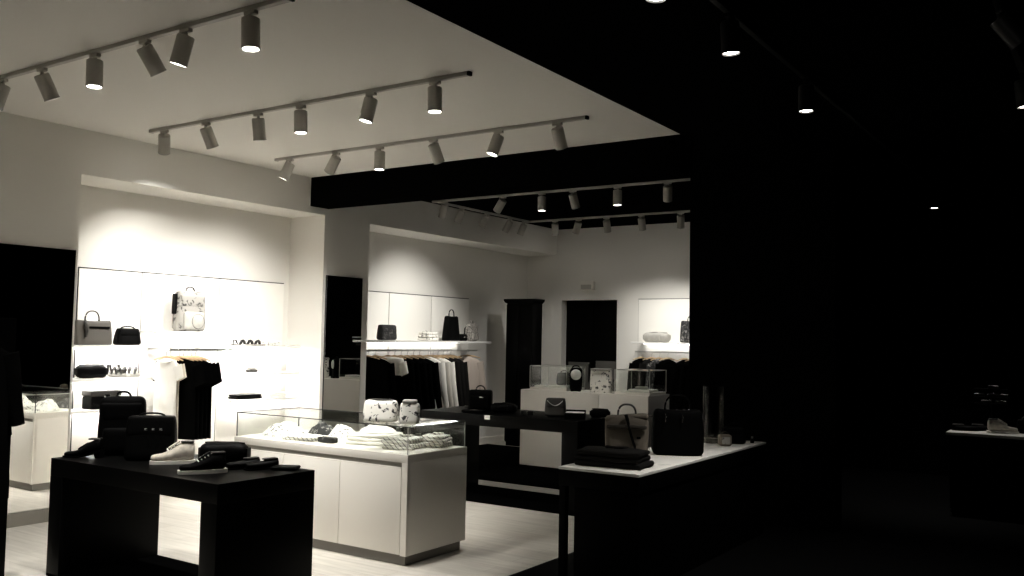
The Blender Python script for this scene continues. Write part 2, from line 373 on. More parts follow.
# ------------------------------------------------------------------ track lights
ZT = 3.548
def track_x(x0, x1, y, label, m='track', z=ZT):
    t = thing('light_track', label, 'light track', ((x0+x1)/2, y, z), 0, 'ceiling light tracks'); h = (x1-x0)/2
    MB().box((-h, -.018, 0), (h, .018, .028), .002).build('track_profile', m, t)
    for s in (-1, 1): MB().box((s*h, -.02, -.003), (s*(h+.02), .02, .027), .002).build('end_cap', 'blackmet' if s > 0 else m, t)
    return t
def track_y(y0, y1, x, label, m='track', z=ZT):
    t = thing('light_track', label, 'light track', (x, (y0+y1)/2, z), 0, 'ceiling light tracks'); h = (y1-y0)/2
    MB().box((-.018, -h, 0), (.018, h, .028), .002).build('track_profile', m, t)
    for s in (-1, 1): MB().box((-.02, s*h, -.003), (.02, s*(h+.02), .027), .002).build('end_cap', m, t)
    return t
_lampmesh = {}
def lamp(x, y, d, label, power, mset='lamp', alongx=True, spot=62, blend=.55, z=ZT, group=None, lit=True):
    d = Vector(d).normalized()
    t = thing('track_spotlight', label, 'spotlight', (x, y, z), 0, group)
    key = mset
    if key not in _lampmesh:
        A = MB().box((-.045, -.016, -.022), (.045, .016, 0), .003); A = A.build('adapter', mset)
        St = MB().cyl((.0, 0, -.02), (0, 0, -.045), .012, n=12); St.box((-.013, -.009, -.062), (.013, .009, -.035), .003); St = St.build('stem', mset)
        # housing hangs along -z, pivot at its top
        Hs = MB().lathe([(.0, 0), (.044, 0), (.052, -.006), (.053, -.02), (.053, -.188), (.050, -.190), (.047, -.188), (.047, -.176), (0, -.176)], 28).build('housing', mset)
        Ri = MB().lathe([(.0465, -.186), (.053, -.186), (.0545, -.192), (.053, -.197), (.0475, -.197), (.0465, -.186)], 28).build('trim_ring', 'edgelight' if mset == 'lamp' else mset)
        Le = MB().lathe([(0, -.181), (.045, -.182), (.0455, -.186), (.03, -.192), (0, -.194)], 24).build('lens', 'lens')
        _lampmesh[key] = [o.data for o in (A, St, Hs, Ri, Le)]
        for o in (A, St, Hs, Ri, Le): bpy.data.objects.remove(o)
    q = d.to_track_quat('-Z', 'Y')
    for nm, me in zip(('adapter', 'stem', 'housing', 'trim_ring', 'lens'), _lampmesh[key]):
        o = bpy.data.objects.new(nm, me); COL.objects.link(o); o.parent = hs if nm in ('trim_ring', 'lens') else t
        if nm == 'housing': o.scale = (1., 1., .93); hs = o
        if nm == 'lens' and not lit: o.material_slots[0].link = 'OBJECT'; o.material_slots[0].material = M['lensoff']
        if nm == 'adapter' and not alongx: o.rotation_euler.z = PI/2
        if nm == 'housing':
            o.location = Vector((0, 0, -.052)) - d*.012; o.rotation_mode = 'QUATERNION'; o.rotation_quaternion = q
    if power > 0:
        L = bpy.data.lights.new('spot_beam', 'SPOT'); L.energy = power; L.spot_size = math.radians(spot); L.spot_blend = blend
        L.shadow_soft_size = .04; L.color = (1., .97, .915)
        lo = bpy.data.objects.new('spot_beam', L); COL.objects.link(lo); lo.parent = t
        lo.location = Vector((0, 0, -.052)) + d*.20; lo.rotation_mode = 'QUATERNION'; lo.rotation_quaternion = q
    return t

def aim(right, away):
    """housing tilt given sideways and away from the entrance (per unit of drop)"""
    return (.83*right-.556*away, .556*right+.83*away, -1.)
V, AW, TW = (0, 0), None, None
P1 = 75.
track_x(-7.65, -3.80, 3.41, 'grey ceiling track nearest the entrance on the white ceiling')
track_x(-7.65, -3.80, 1.80, 'grey ceiling track added out of sight over the entrance for fill light')  # unseen track, added to carry the fill lamps
track_x(-7.45, -3.80, 5.07, 'grey ceiling track in the middle of the white ceiling')
track_x(-7.46, -3.70, 6.59, 'grey ceiling track beside the black beam')
B_ = (118., 60, .9)
W_, D_, E_ = (160., 84, 1.), (92., 58, .9), (70., 26, .9)      # wall washers, downlights, narrow downlights: watts, beam, softness
tr = [
 (3.41, 'on the entrance track', [(-6.85, aim(-.3, -.02), 'tilted to the wall', (150., 80, 1.)), (-6.32, aim(.33, .42), 'tilted to the shop', D_), (-5.67, aim(.02, 0), 'pointing straight down', D_), (-5.12, aim(.48, .5), 'tilted away', D_), (-4.71, aim(-.28, .1), 'tilted slightly to the wall', D_), (-4.12, aim(.04, -.02), 'pointing straight down', E_)]),
 (5.07, 'on the middle ceiling track', [(-7.26, aim(-.25, .75), 'turned at the wall niche', (115., 86, 1.)), (-6.67, aim(.3, .45), 'tilted to the shop', D_), (-5.99, aim(.06, .25), 'almost straight down', B_), (-5.48, aim(.03, 0), 'pointing straight down', B_), (-4.72, aim(-.22, 0), 'tilted slightly to the wall', D_), (-4.10, aim(.02, 0), 'pointing straight down', (24., 26, .9))]),
 (6.59, 'on the track beside the beam', [(-7.26, aim(-.46, .02), 'tilted at the shelves', (120., 80, 1.)), (-6.59, aim(-.62, .55), 'tilted at the shelves', W_), (-6.0, aim(.0, 0), 'pointing straight down', B_), (-5.33, aim(.36, .5), 'tilted away', (40., 50, .9)), (-4.59, aim(-.34, -.05), 'tilted to the wall', D_), (-3.98, aim(.3, .5), 'tilted away', (30., 32, .9))]),
]
tr.append((1.80, 'on the unseen added track over the entrance', [(x, aim(0, 0), 'pointing straight down', (50., 80, 1.)) for x in (-7.0, -6.2, -5.4, -4.6)]))  # added lamps out of view, brighten floor and ceiling by bounce
for y, where, ls in tr:
    for i, (x, d, how, (p, sp, bl)) in enumerate(ls):
        lamp(x, y, d, '%s grey spotlight from the wall %s, %s' % (ORD[i], where, how), p, spot=sp, blend=bl, group='spotlights on the white ceiling')
# ring of tracks over the far room
track_x(-7.83, -3.62, 9.72, 'dark grey track crossing the black ceiling behind the beam', 'track')
track_y(9.74, 12.08, -7.80, 'dark grey track running along the far niche', 'track')
track_x(-7.83, -3.62, 12.10, 'dark grey track along the back wall', 'track')
A = [(-7.64, aim(-.25, .3), 0), (-6.68, aim(-.62, .62), 115), (-6.08, aim(0, 0), 12), (-5.63, aim(.3, .4), 6), (-5.01, aim(.0, 0), 14), (-4.36, aim(.1, .5), 3)]
Bl = [(10.32, aim(-.4, .2)), (10.94, aim(-.5, .2)), (11.55, aim(-.5, .2)), (11.95, aim(-.4, .2))]
Cc = [(-7.32, aim(.06, .4)), (-6.9, aim(-.25, .4)), (-6.42, aim(.2, .4)), (-5.84, aim(.2, .45)), (-5.22, aim(.1, .45))]
pc = [9, 18, 20, 40, 62]
for i, (x, d, p) in enumerate(A): lamp(x, 9.72, d, '%s spotlight from the left wall on the track just behind the beam' % ORD[i], p, spot=62 if i != 1 else 78, blend=.6 if i != 1 else 1., group='spotlights on the black ceiling', lit=p > 0)
for i, (y, d) in enumerate(Bl): lamp(-7.80, y, d, '%s spotlight from the beam on the track along the far niche' % ORD[i], 0, alongx=False, lit=False, group='spotlights on the black ceiling')
for i, (x, d) in enumerate(Cc): lamp(x, 12.10, d, '%s spotlight from the far niche on the back wall track' % ORD[i], pc[i], spot=78, blend=1., group='spotlights on the black ceiling')
# dark half of the shop
track_y(2.0, 13.0, -1.81, 'black ceiling track over the dark half of the shop', 'lampblack')
track_y(2.0, 13.0, -.53, 'black ceiling track farther from the white ceiling', 'lampblack')
D = [(3.90, aim(-.05, .0), 10, 'above the taupe backpack end'), (4.86, aim(.05, .02), 14, ''), (6.36, aim(0, 0), 105, ''), (11.6, aim(0, .0), 60, '')]
for i, (y, d, p, _) in enumerate(D):
    lamp(-1.81, y, d, '%s black spotlight from the entrance on the track over the dark floor' % ORD[i], p, 'lampblack', False, spot=84, blend=.9, group='spotlights over the dark floor')
D2 = [(4.6, aim(.45, .6)), (5.55, aim(.8, -.1)), (6.95, aim(.1, 0))]
for i, (y, d) in enumerate(D2):
    lamp(-.53, y, d, '%s black spotlight from the entrance on the farther dark track' % ORD[i], 2, 'lampblack', False, spot=50, group='spotlights over the dark floor')

# ------------------------------------------------------------------ glass topped white counter
def glass_case(parent, w, d, h, z0, c=(0, 0), th=.006, edge='edge', names=True):
    x0, x1, y0, y1 = c[0]-w/2, c[0]+w/2, c[1]-d/2, c[1]+d/2
    gp = lambda a, b: MB().box(a, b).build('glass_pane', 'glass', parent, smooth=False)
    gp((x0, y0, z0), (x1, y0+th, z0+h-th)); gp((x0, y1-th, z0), (x1, y1, z0+h-th))
    gp((x0, y0+th, z0), (x0+th, y1-th, z0+h-th)); gp((x1-th, y0+th, z0), (x1, y1-th, z0+h-th))
    gp((x0, y0, z0+h-th), (x1, y1, z0+h))
    e = .0035
    m = MB()
    for y in (y0, y1): m.box((x0-e, y-e, z0+h-e), (x1+e, y+e, z0+h+e))
    for x in (x0, x1): m.box((x-e, y0-e, z0+h-e), (x+e, y1+e, z0+h+e))
    m.build('top_edge', edge, parent, smooth=False)
    for x, y in ((x0, y0), (x1, y0), (x0, y1), (x1, y1)):
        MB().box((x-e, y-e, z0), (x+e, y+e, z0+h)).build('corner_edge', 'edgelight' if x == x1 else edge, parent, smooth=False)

CH = .82
t = thing('display_counter', 'white counter with glass case of folded shirts on top', 'display counter', (-5.405, 5.63, 0))
cw, cd = 1.95, .74
body = MB().box((-cw/2, -cd/2+.022, .075), (cw/2, cd/2, CH-.06), .002)
body.box((-cw/2, -cd/2, CH-.06), (cw/2, cd/2, CH), .002)      # top
body.box((cw/2-.055, -cd/2, .075), (cw/2, -cd/2+.03, CH-.055)); body.box((-cw/2, -cd/2, .075), (-cw/2+.03, -cd/2+.03, CH-.055))
body.build('carcass', 'lacquer', t)
MB().box((-cw/2+.031, -cd/2+.018, CH-.095), (cw/2-.056, -cd/2+.021, CH-.0601)).build('shadow_gap', 'gap', t, smooth=False)
xs = [-cw/2+.032, -.36, .285, cw/2-.058]
for i in range(3):
    MB().box((xs[i]+.003, -cd/2, .08), (xs[i+1]-.003, -cd/2+.02, CH-.097), .002).build('door', 'lacquer', t)
MB().box((-cw/2+.03, -cd/2+.03, 0), (cw/2-.03, cd/2-.03, .075)).build('plinth', 'plinth', t, smooth=False)
glass_case(t, 1.92, .71, .205, CH)
# far counter
FH = 1.04
t = thing('display_counter', 'far white counter with two glass cases, before the black doorway', 'display counter', (-5.68, 10.41, 0))
fw, fd = 1.84, .62
MB().box((-fw/2, -fd/2+.02, .06), (fw/2, fd/2, FH), .002).build('carcass', 'lacquer', t)
MB().box((-fw/2+.02, -fd/2+.05, .013), (fw/2-.02, fd/2-.03, .06)).build('plinth', 'blackmet', t, smooth=False)
for a, b in ((-fw/2, .24), (.24, fw/2)): MB().box((a+.003, -fd/2, .06), (b-.003, -fd/2+.018, FH-.003), .002).build('front_panel', 'lacquer', t)
tc = thing('glass_case', 'low glass case on the far counter beside the round-label bag', 'glass case', (-6.24, 10.44, FH+.001))
MB().box((-.28, -.24, 0), (.28, .24, .03), .003).build('base', 'lacquer', tc); glass_case(tc, .56, .48, .28, .03, edge='edgelight')
tc = thing('glass_case', 'low glass case on the far counter beside the hanging dark clothes', 'glass case', (-5.02, 10.42, FH+.001))
MB().box((-.24, -.24, 0), (.24, .24, .03), .003).build('base', 'lacquer', tc); glass_case(tc, .48, .48, .27, .03, edge='edgelight')

# ------------------------------------------------------------------ black tables
def black_table(cx, cy, w, d, h, label, leg=.18, slab=.12, rz=0., legd=None):
    t = thing('display_table', label, 'display table', (cx, cy, 0), rz)
    MB().box((-w/2, -d/2, h-slab), (w/2, d/2, h), .003).build('tabletop', 'blacklac', t)
    for s in (-1, 1): MB().box((s*w/2, -d/2, .02), (s*(w/2-leg), d/2 if legd is None else -d/2+legd, h-slab), .003).build('leg', 'blacklac', t)
    MB().box((-w/2, -d/2, 0), (w/2, d/2, .02), .002).build('base_plate', 'wallblack', t)
black_table(-5.345, 3.95, 1.79, .78, .81, 'black slab-sided display table carrying the backpack and sneakers', leg=.15)
black_table(-5.38, 8.18, 1.96, .85, .91, 'black slab-sided display table behind the glass counter', slab=.12)
# long dark table with white top
RT = .81
t = thing('display_table', 'long black table with white top holding the taupe backpack', 'display table', (-3.0, 6.88, 0))
MB().box((-.312, -1.31, RT-.018), (.312, 1.31, RT), .002).build('tabletop', 'laminate', t)
MB().box((-.31, -1.305, RT-.13), (.31, 1.305, RT-.0185), .003).build('apron', 'blackmet', t)
MB().box((-.19, -1.29, .002), (.30, 1.29, RT-.13), .003).build('cabinet_body', 'blacklac', t)
for sx, sy in ((-1, -1), (-1, 1)): MB().box((sx*.308, sy*1.3, 0), (sx*.258, sy*1.25, RT-.13), .002).build('leg', 'blackmet', t)
# distant dark table
t = thing('display_table', 'distant dark table with pale edge in the unlit corner', 'display table', (-.86, 11.0, 0))
MB().box((-.69, -.48, RT-.03), (.9, .48, RT), .002).build('tabletop', 'laminate', t)
MB().box((-.66, -.45, .02), (.87, .45, RT-.03), .003).build('cabinet_body', 'blacklac', t)
MB().box((-.6, -.4, 0), (.8, .4, .02)).build('base_plate', 'blackmet', t)

# ------------------------------------------------------------------ goods: builders
def handbag(name, label, cat, loc, rz, w, d, h, m, mh=None, hh=.12, hw=.5, taper=.85, flap=.45, strap=False, group=None, r=.03, clasp='chrome', charm=False):
    t = thing(name, label, cat, loc, rz, group); mh = mh or m
    fn = lambda x, y, z: (x*(1-(1-taper)*z/h)*(1+.03*math.sin(PI*z/h)), y*(1-.45*z/h)*(1+.12*math.cos(PI*x/w)), z-.012*(z/h)*math.cos(PI*x/w))
    MB().rbox(w, d, h, r, 10, fn).build('bag_body', m, t)
    if flap:
        fn2 = lambda x, y, z: (x, y*(1-.45*(z+h*(1-flap))/h)-.004, z)
        fl = MB().rbox(w*taper*.98, d*1.06, h*flap, r*.7, 8, lambda x, y, z: fn2(x, y, z), z0=h*(1-flap)+.006).build('flap', m, t)
        MB().box((-.02, -d*.40, h*(1-flap)-.012), (.02, -d*.40+.02, h*(1-flap)+.018), .003).build('clasp', clasp, fl)
    if hh:
        z0 = h-.012
        hd = MB().tube(arch(w*hw, hh, 16, z0, 0, .8), .007, 8, 1.3).build('handle', mh, t)
        for s in (-1, 1): MB().tube([(s*w*hw/2+.012*math.cos(a), 0, z0+.012*math.sin(a)) for a in [2*PI*k/10 for k in range(10)]], .003, 6, closed=True, up=(0, 1, 0)).build('ring', 'chrome', hd)
    if charm:
        MB().tube([(-w*.28, -d*.36, h*.98), (-w*.30, -d*.50, h*.8), (-w*.27, -d*.56, h*.55), (-w*.29, -d*.56, h*.3)], [.012, .02, .017, .008], 8).build('charm', 'darkleather', t)
        MB().box((-w*.16, -d*.45, h*.66), (w*.42, -d*.37, h*.74), .006).build('belt', 'leather', t)
    if strap:
        MB().tube([(w*.42, 0, h*.85), (w*.56, -d*.2, h*.5), (w*.6, -d*.7, .012), (w*.3, -d*.95, .008), (0, -d*.9, .008)], .006, 6, 1.4).build('strap', m, t)
    return t

def backpack(label, loc, rz, w, d, h, m, mp=None, handle=.06, round_pocket=False, roll=False, group=None, straps=True, studs=False, name='backpack'):
    t = thing(name, label, 'backpack', loc, rz, group); mp = mp or m
    if roll:
        fn = lambda x, y, z: (x*(1+.06*math.sin(2.2*z/h)), y*(1-.5*max(0, z/h)**1.6), z)
    else:
        fn = lambda x, y, z: (x*(1-.06*(z/h)**2), y*(1-.25*z/h)*(1+.08*math.cos(PI*x/w)), z)
    MB().rbox(w, d, h, min(.05, d*.4), 12, fn).build('bag_body', m, t)
    fy = lambda z: -d/2*(1-.25*z/h)*1.05
    if roll:
        fo = MB().rbox(w*1.06, d*.62, h*.16, .03, 8, lambda x, y, z: (x, y+.02*math.cos(PI*x/w), z+.012*math.sin(9*x)), z0=h*.86); fo.build('rolled_top', m, t)
        MB().rbox(w*.98, .03, h*.10, .012, 6, z0=h*.70, c=(0, -d*.44)).build('top_flap_edge', 'taupedark', t)
        MB().tube([(-w*.02, -d*.34, h*1.02), (w*.02, -d*.45, h*.9), (w*.10, -d*.50, h*.6), (w*.2, -d*.53, h*.3), (w*.27, -d*.54, h*.03)], .011, 6, 1.5).build('strap', 'leather', t)
        MB().box((w*.24, -d*.53, h*.48), (w*.34, -d*.49, h*.54), .004).build('buckle', 'blackmet', t)
        MB().tube(arch(w*.44, handle, 16, h*.99, .0, .8), .008, 8, 1.6).build('handle', 'darkleather', t)
    else:
        fp = MB().rbox(w*.72, d*.28, h*.42, .025, 8, z0=h*.06, c=(0, fy(h*.25)-.005)).build('front_pocket', mp, t)
        MB().rbox(w*.9, d*.22, h*.30, .02, 8, lambda x, y, z: (x*(.82+.18*z/(h*.3)), y, z), z0=h*.60, c=(0, fy(h*.75)+.01)).build('top_flap', m, t)
        if round_pocket:
            q = MB().lathe([(.0, .012), (.066, .012), (.076, .006), (.078, 0), (0, 0)], 28)
            bmesh.ops.rotate(q.bm, verts=q.bm.verts[:], matrix=Matrix.Rotation(PI/2, 3, 'X'))
            bmesh.ops.translate(q.bm, verts=q.bm.verts[:], vec=(w*.12, fy(h*.25)-d*.145, h*.25)); q.build('round_pocket', 'whiteleather', fp)
            MB().tube([(w*.12+.078*math.cos(a), fy(h*.25)-d*.15, h*.25+.078*math.sin(a)) for a in [2*PI*k/24 for k in range(24)]], .005, 6, closed=True, up=(0, 1, 0)).build('piping', 'darkleather', fp)
        MB().tube(arch(w*.30, handle, 12, h-.012, 0, .8), .008, 8, 1.3).build('handle', mp if not round_pocket else 'darkleather', t)
        if straps:
            for s in (-1, 1):
                MB().tube([(s*w*.22, d*.36, h*.93), (s*w*.30, d*.62, h*.7), (s*w*.34, d*.62, h*.35), (s*w*.40, d*.45, h*.08)], .016, 8, .4).build('shoulder_strap', 'nylon' if m != 'greyprint' else 'leather', t)
        if round_pocket:
            MB().rbox(.02, d*.5, h*.5, .008, 6, z0=h*.42, c=(-w*.5, d*.1)).build('side_panel', 'leather', t)
        if studs:
            pass
    return t

def duffel(label, loc, rz, w, d, h, m, handles=True, group=None, cat='bag', name='duffel_bag'):
    t = thing(name, label, cat, loc, rz, group)
    fn = lambda x, y, z: (x, y*(1-.04*math.sin(9*x)), z*(1-.05*(2*x/w)**2)+.004*math.sin(30*x))
    MB().rbox(w, d, h, min(d, h)*.42, 12, fn).build('bag_body', m, t)
    MB().tube([(-w*.42, 0, h*.965), (-w*.2, 0, h*.995), (w*.2, 0, h*.995), (w*.42, 0, h*.965)], .005, 6).build('zip', 'blackmet', t)
    if handles:
        for s in (-1, 1):
            MB().tube([(-w*.22, s*d*.51, h*.2), (-w*.2, s*d*.46, h*.75), (-w*.1, s*d*.28, h*1.02), (w*.1, s*d*.28, h*1.02), (w*.2, s*d*.46, h*.75), (w*.22, s*d*.51, h*.2)], .008, 6, 1.3).build('handle', m, t)
    for s in (-1, 1): MB().rbox(.012, d*.5, h*.5, .005, 4, z0=h*.25, c=(s*w*.5, 0)).build('end_patch', m, t)
    return t

def shoe(label, loc, rz, L, m, sole='sole', group=None, high=.085, laces=True, heel=0., name='sneaker', cat='sneaker', low=False):
    """toe points to local +x"""
    t = thing(name, label, cat, loc, rz, group); W = L*.36
    N = 13; n = 16; prof = []
    for i in range(N+1):
        u = i/N
        wd = W/2*(.72+.28*math.sin(PI*min(1, u*1.25)*.9))*(1 if u < .8 else math.sqrt(max(.12, 1-((u-.8)/.215)**2)))*(1 if u > .08 else .82+.18*u/.08)
        if low: hh = .052-.018*u+ (0.006 if u < .1 else 0)
        else: hh = high*(1.0 if u < .30 else 1-.62*min(1, (u-.30)/.42)) if u < .72 else high*.38*(1-.28*((u-.72)/.28)**2)
        lift = heel*(max(0, 1-u/.55)**1.3)
        prof.append((u*L-L*.45, wd, hh, lift))
    th = .022 if sole == 'sole' else .010
    up = [[(x, wd*math.copysign(abs(math.cos(a))**.75, math.cos(a))*(1-.36*max(0, math.sin(a))*(hh/high)), th+lf+hh*(.5+.5*math.sin(a)) if math.sin(a) > 0 else th+lf+hh*.5*(1-abs(math.sin(a))**.5)) for a in [2*PI*k/n for k in range(n)]] for x, wd, hh, lf in prof]
    upr = MB().loft(up).build('upper', m, t, sub=1)
    so = [[(x*1.03, s*(wd+.005), z+lf*(1 if z > .0 or heel == 0 else .93)) for s, z in ((1, 0), (1, th), (-1, th), (-1, 0))] for x, wd, hh, lf in prof]
    MB().loft(so).build('sole', sole, t)
    if heel: MB().prism([(-L*.46, 0), (-L*.33, 0), (-L*.28, heel*.7), (-L*.47, heel+.004)], -W*.28, W*.28).build('heel', m, t)
    zt = th+high-.002 if not low else th+.052
    MB().rbox(L*.30 if not low else L*.42, W*.52, .012, .006, 8, z0=zt-.006+heel*.7, c=(-L*.27 if not low else -L*.2, 0)).build('lining', 'lining', t)
    if not low:
        MB().rbox(L*.26, W*.42, .014, .006, 8, lambda x, y, z: (x, y, z-(x+L*.06)*.62), z0=th+high*.86, c=(L*.03, 0)).build('tongue', m, upr)
    if laces:
        for k in range(4):
            x = -L*.05+k*L*.07; z = th+high*(1-.62*min(1, (x+L*.45-.30*L)/(.42*L)))+.009
            MB().tube([(x, -W*.26, z-.012), (x+.006, 0, z), (x, W*.26, z-.012)], .0045, 6).build('lace', 'tag' if m != 'leather' else 'nylon', upr)
    return t

def folded(label, loc, rz, w, d, h, m, n=3, group=None, collar=True, seed=0, cat='shirt', name='folded_shirt'):
    t = thing(name, label, cat, loc, rz, group); rnd = random.Random(seed)
    for i in range(n):
        hh = h/n; ox, oy = rnd.uniform(-.012, .012), rnd.uniform(-.012, .012); ph = rnd.uniform(0, 6)
        fn = lambda x, y, z, hh=hh, ph=ph: (x+.006*math.sin(18*y+ph), y+.006*math.sin(15*x+ph), z*(1+.18*noise.noise((x*9+ph, y*9, i)))+(.006*noise.noise((x*7, y*7, ph)) if i else 0))
        MB().rbox(w*(1-.03*i), d*(1-.03*i), hh*1.04, hh*.48, 10, fn, z0=i*hh, c=(ox, oy)).build('fold_layer', m, t)
    if collar:
        MB().tube([(-w*.16, d*.30, h+.006), (-w*.12, d*.12, h+.012), (0, d*.04, h+.012), (w*.12, d*.12, h+.012), (w*.16, d*.30, h+.006)], .010, 8, 1.3).build('collar', m, t)
    return t

def mound(label, loc, rz, w, d, h, m, seed=0, name='scarf', cat='scarf', group=None, fold=1.):
    """loosely heaped cloth with folds"""
    t = MB(); N, n = 26, 40; rings = []
    for i in range(N+1):
        r = i/N; rg = []
        for k in range(n):
            a = 2*PI*k/n
            e = 1+.16*noise.noise((math.cos(a)*1.7+seed, math.sin(a)*1.7, seed))
            x, y = r*w/2*e*math.cos(a), r*d/2*e*math.sin(a)
            z = h*(1-r**2.2)*(1+.45*noise.noise((x*9, y*9, seed+3.)))+fold*.02*abs(noise.noise((x*24, y*24+seed, 5.)))*(1-r**6)+.008*(1-r)+.003
            if i == N: z = .0
            rg.append((x, y, max(z, 0)))
        rings.append(rg)
    t.loft(rings[1:], cap=True)
    o = t.build(name, m, loc=loc, rz=rz); return tag(o, label, cat, group)

# hanging garment: torso, two sleeves, collar; hook point at local origin, front faces local -y
def garment(label, loc, rz, m, W=.46, L=.72, sleeve=.24, kind='T-shirt', name='t_shirt', group=None, collar=None, tagged=False, flare=1.0, seed=1, sw=.085, btn=False, th=1.):
    t = thing(name, label, kind, loc, rz, group); n = 28; rings = []
    zs = -.075
    def ring(hw, hd, z, amp, ph):
        return [(hw*math.cos(a), hd*math.copysign(abs(math.sin(a))**.8, math.sin(a))+amp*math.sin(5*math.cos(a)*2+ph)*(1 if math.sin(a) else 0), z) for a in [2*PI*k/n for k in range(n)]]
    tab = [(.0, .18, .022, .012), (.012, .30, .03, 0), (.035, .62, .038, 0), (.07, .93, .045, 0), (.14, 1.0, .052, 0), (.30, .98, .055, 0), (.6, 1.0, .055, 0), (.85, 1.02*flare, .06, 0), (1., 1.03*flare, .06, 0)]
    for k, (u, fw, dp, _) in enumerate(tab):
        rings.append(ring(W/2*fw, dp*th, zs-u*L, .010*th*min(1, u*2.5), seed+u*3))
    MB().loft(rings).build('torso', m, t)
    for s in (-1, 1):
        sr = []
        K = 8
        for k in range(K+1):
            q = k/K; ang = math.radians(66 if sleeve < .4 else 78)
            ax = s*(W/2*.86+math.cos(ang)*sleeve*q*(1 if sleeve < .4 else 1)); az = zs-.085-math.sin(ang)*sleeve*q
            wd = sw*(1-.25*q) if sleeve < .4 else sw*(1-.45*q)
            nx, nz = -math.sin(ang)*s*-1, math.cos(ang)
            wob = .008*math.sin(5*q+seed) if sleeve > .4 else 0
            sr.append([(ax+nx*wd*math.cos(a)*1.0, .04*th*math.sin(a)*(1-.3*q)+wob*th, az+nz*wd*math.cos(a)) for a in [2*PI*j/12 for j in range(12)]])
        MB().loft(sr).build('sleeve', m, t)
    MB().tube([(.075*math.cos(a), .03*math.sin(a)-.006, zs-.010-.022*(1-math.sin(a))*.5*1.6) for a in [2*PI*k/16 for k in range(16)]], .009, 6, closed=True).build('collar', collar or m, t)
    if btn:
        MB().box((-.012, -.066, zs-.95*L), (.012, -.045, zs-.06), .003).build('placket', collar or m, t)
    if tagged:
        MB().box((.05, -.066*th-.004, zs-.2), (.085, -.062*th-.004, zs-.08), .001).build('hang_tag', 'tag', t)
    return t
def hanger(label, loc, rz, group=None, w=.40):
    t = thing('clothes_hanger', label, 'hanger', loc, rz, group)
    MB().tube([(w/2*s, 0, -.062-.035*abs(s)**1.5) for s in [-1+2*k/12 for k in range(13)]], [.006+.007*(1-abs(-1+2*k/12)) for k in range(13)], 8, .7).build('shoulder_bar', 'wood', t)
    MB().tube([(0, 0, -.055), (0, 0, -.012), (.014, 0, .0), (.018, 0, .012), (.010, 0, .024), (-.006, 0, .026), (-.016, 0, .018)], .0025, 6).build('hook', 'chrome', t)
    return t

# ------------------------------------------------------------------ near niche goods (shelf fronts face +x)
R90 = PI/2
zA, zB, zC_, zD = 1.566, 1.241, .936, 1.716
handbag('handbag', 'grey leather handbag with arched handle and charm on the top shelf', 'handbag', (-8.42, 5.155, zA), R90, .37, .15, .245, 'greyleather', 'darkleather', .10, .40, .97, 0, r=.02, charm=True)
handbag('handbag', 'small black handbag with silver clasp beside the grey handbag', 'handbag', (-8.42, 5.545, zA), R90, .27, .13, .165, 'leather', None, .035, .6, .84, .5, r=.03)
duffel('black barrel clutch bag lying on the middle shelf of the column', (-8.42, 5.17, zB), R90, .31, .13, .13, 'leather', False, cat='clutch bag', name='clutch_bag')
for i, (dy, rz, lb) in enumerate(((5.46, .5, 'pale sandal with dark straps beside the barrel clutch, nearer the clutch'), (5.58, .9, 'pale sandal with dark straps beside the barrel clutch, nearer the panel seam'))):
    t = thing('sandal', lb, 'sandal', (-8.42, dy, zB), rz, 'strappy sandals on the middle shelf')
    MB().rbox(.22, .08, .035, .012, 8, lambda x, y, z: (x, y, z+.022*(x/.11)**2*(1 if x < 0 else .2))).build('sole', 'whiteleather', t)
    for a in (-.05, .0, .055): MB().tube([(a, -.042, .03), (a+.005, -.03, .075), (a+.01, 0, .095), (a+.005, .03, .075), (a, .042, .03)], .010, 6, 1.5).build('strap', 'darkleather', t)
    MB().tube([(-.09, -.035, .05), (-.1, -.02, .12), (-.1, .02, .12), (-.09, .035, .05)], .009, 6, 1.4).build('ankle_strap', 'darkleather', t)
t = thing('vanity_case', 'black boxy vanity case with lid on the lowest shelf', 'case', (-8.42, 5.29, zC_), R90)
MB().rbox(.31, .17, .125, .012, 8).build('case_body', 'leather', t); MB().rbox(.325, .185, .055, .012, 8, z0=.127).build('lid', 'darkleather', t)
MB().box((-.03, -.098, .115), (.03, -.088, .145), .003).build('clasp', 'chrome', t)
MB().tube([(-.14, -.092, .06), (-.06, -.11, .02), (.06, -.11, .02), (.14, -.092, .06)], .006, 6).build('strap', 'leather', t)
t = thing('perfume_bottle', 'tiny pale bottle at the open end of the lowest shelf', 'bottle', (-8.42, 4.95, zC_))
MB().lathe([(0, 0), (.022, 0), (.024, .01), (.024, .045), (.01, .055), (.01, .06), (0, .06)], 18).build('bottle_body', 'greybox', t); MB().lathe([(0, .06), (.013, .06), (.013, .085), (0, .085)], 16).build('cap', 'darkleather', t)
backpack('pale printed backpack with round front pocket on the central shelf', (-8.43, 6.285, zD), R90, .36, .15, .44, 'greyprint', 'whiteleather', .055, True)
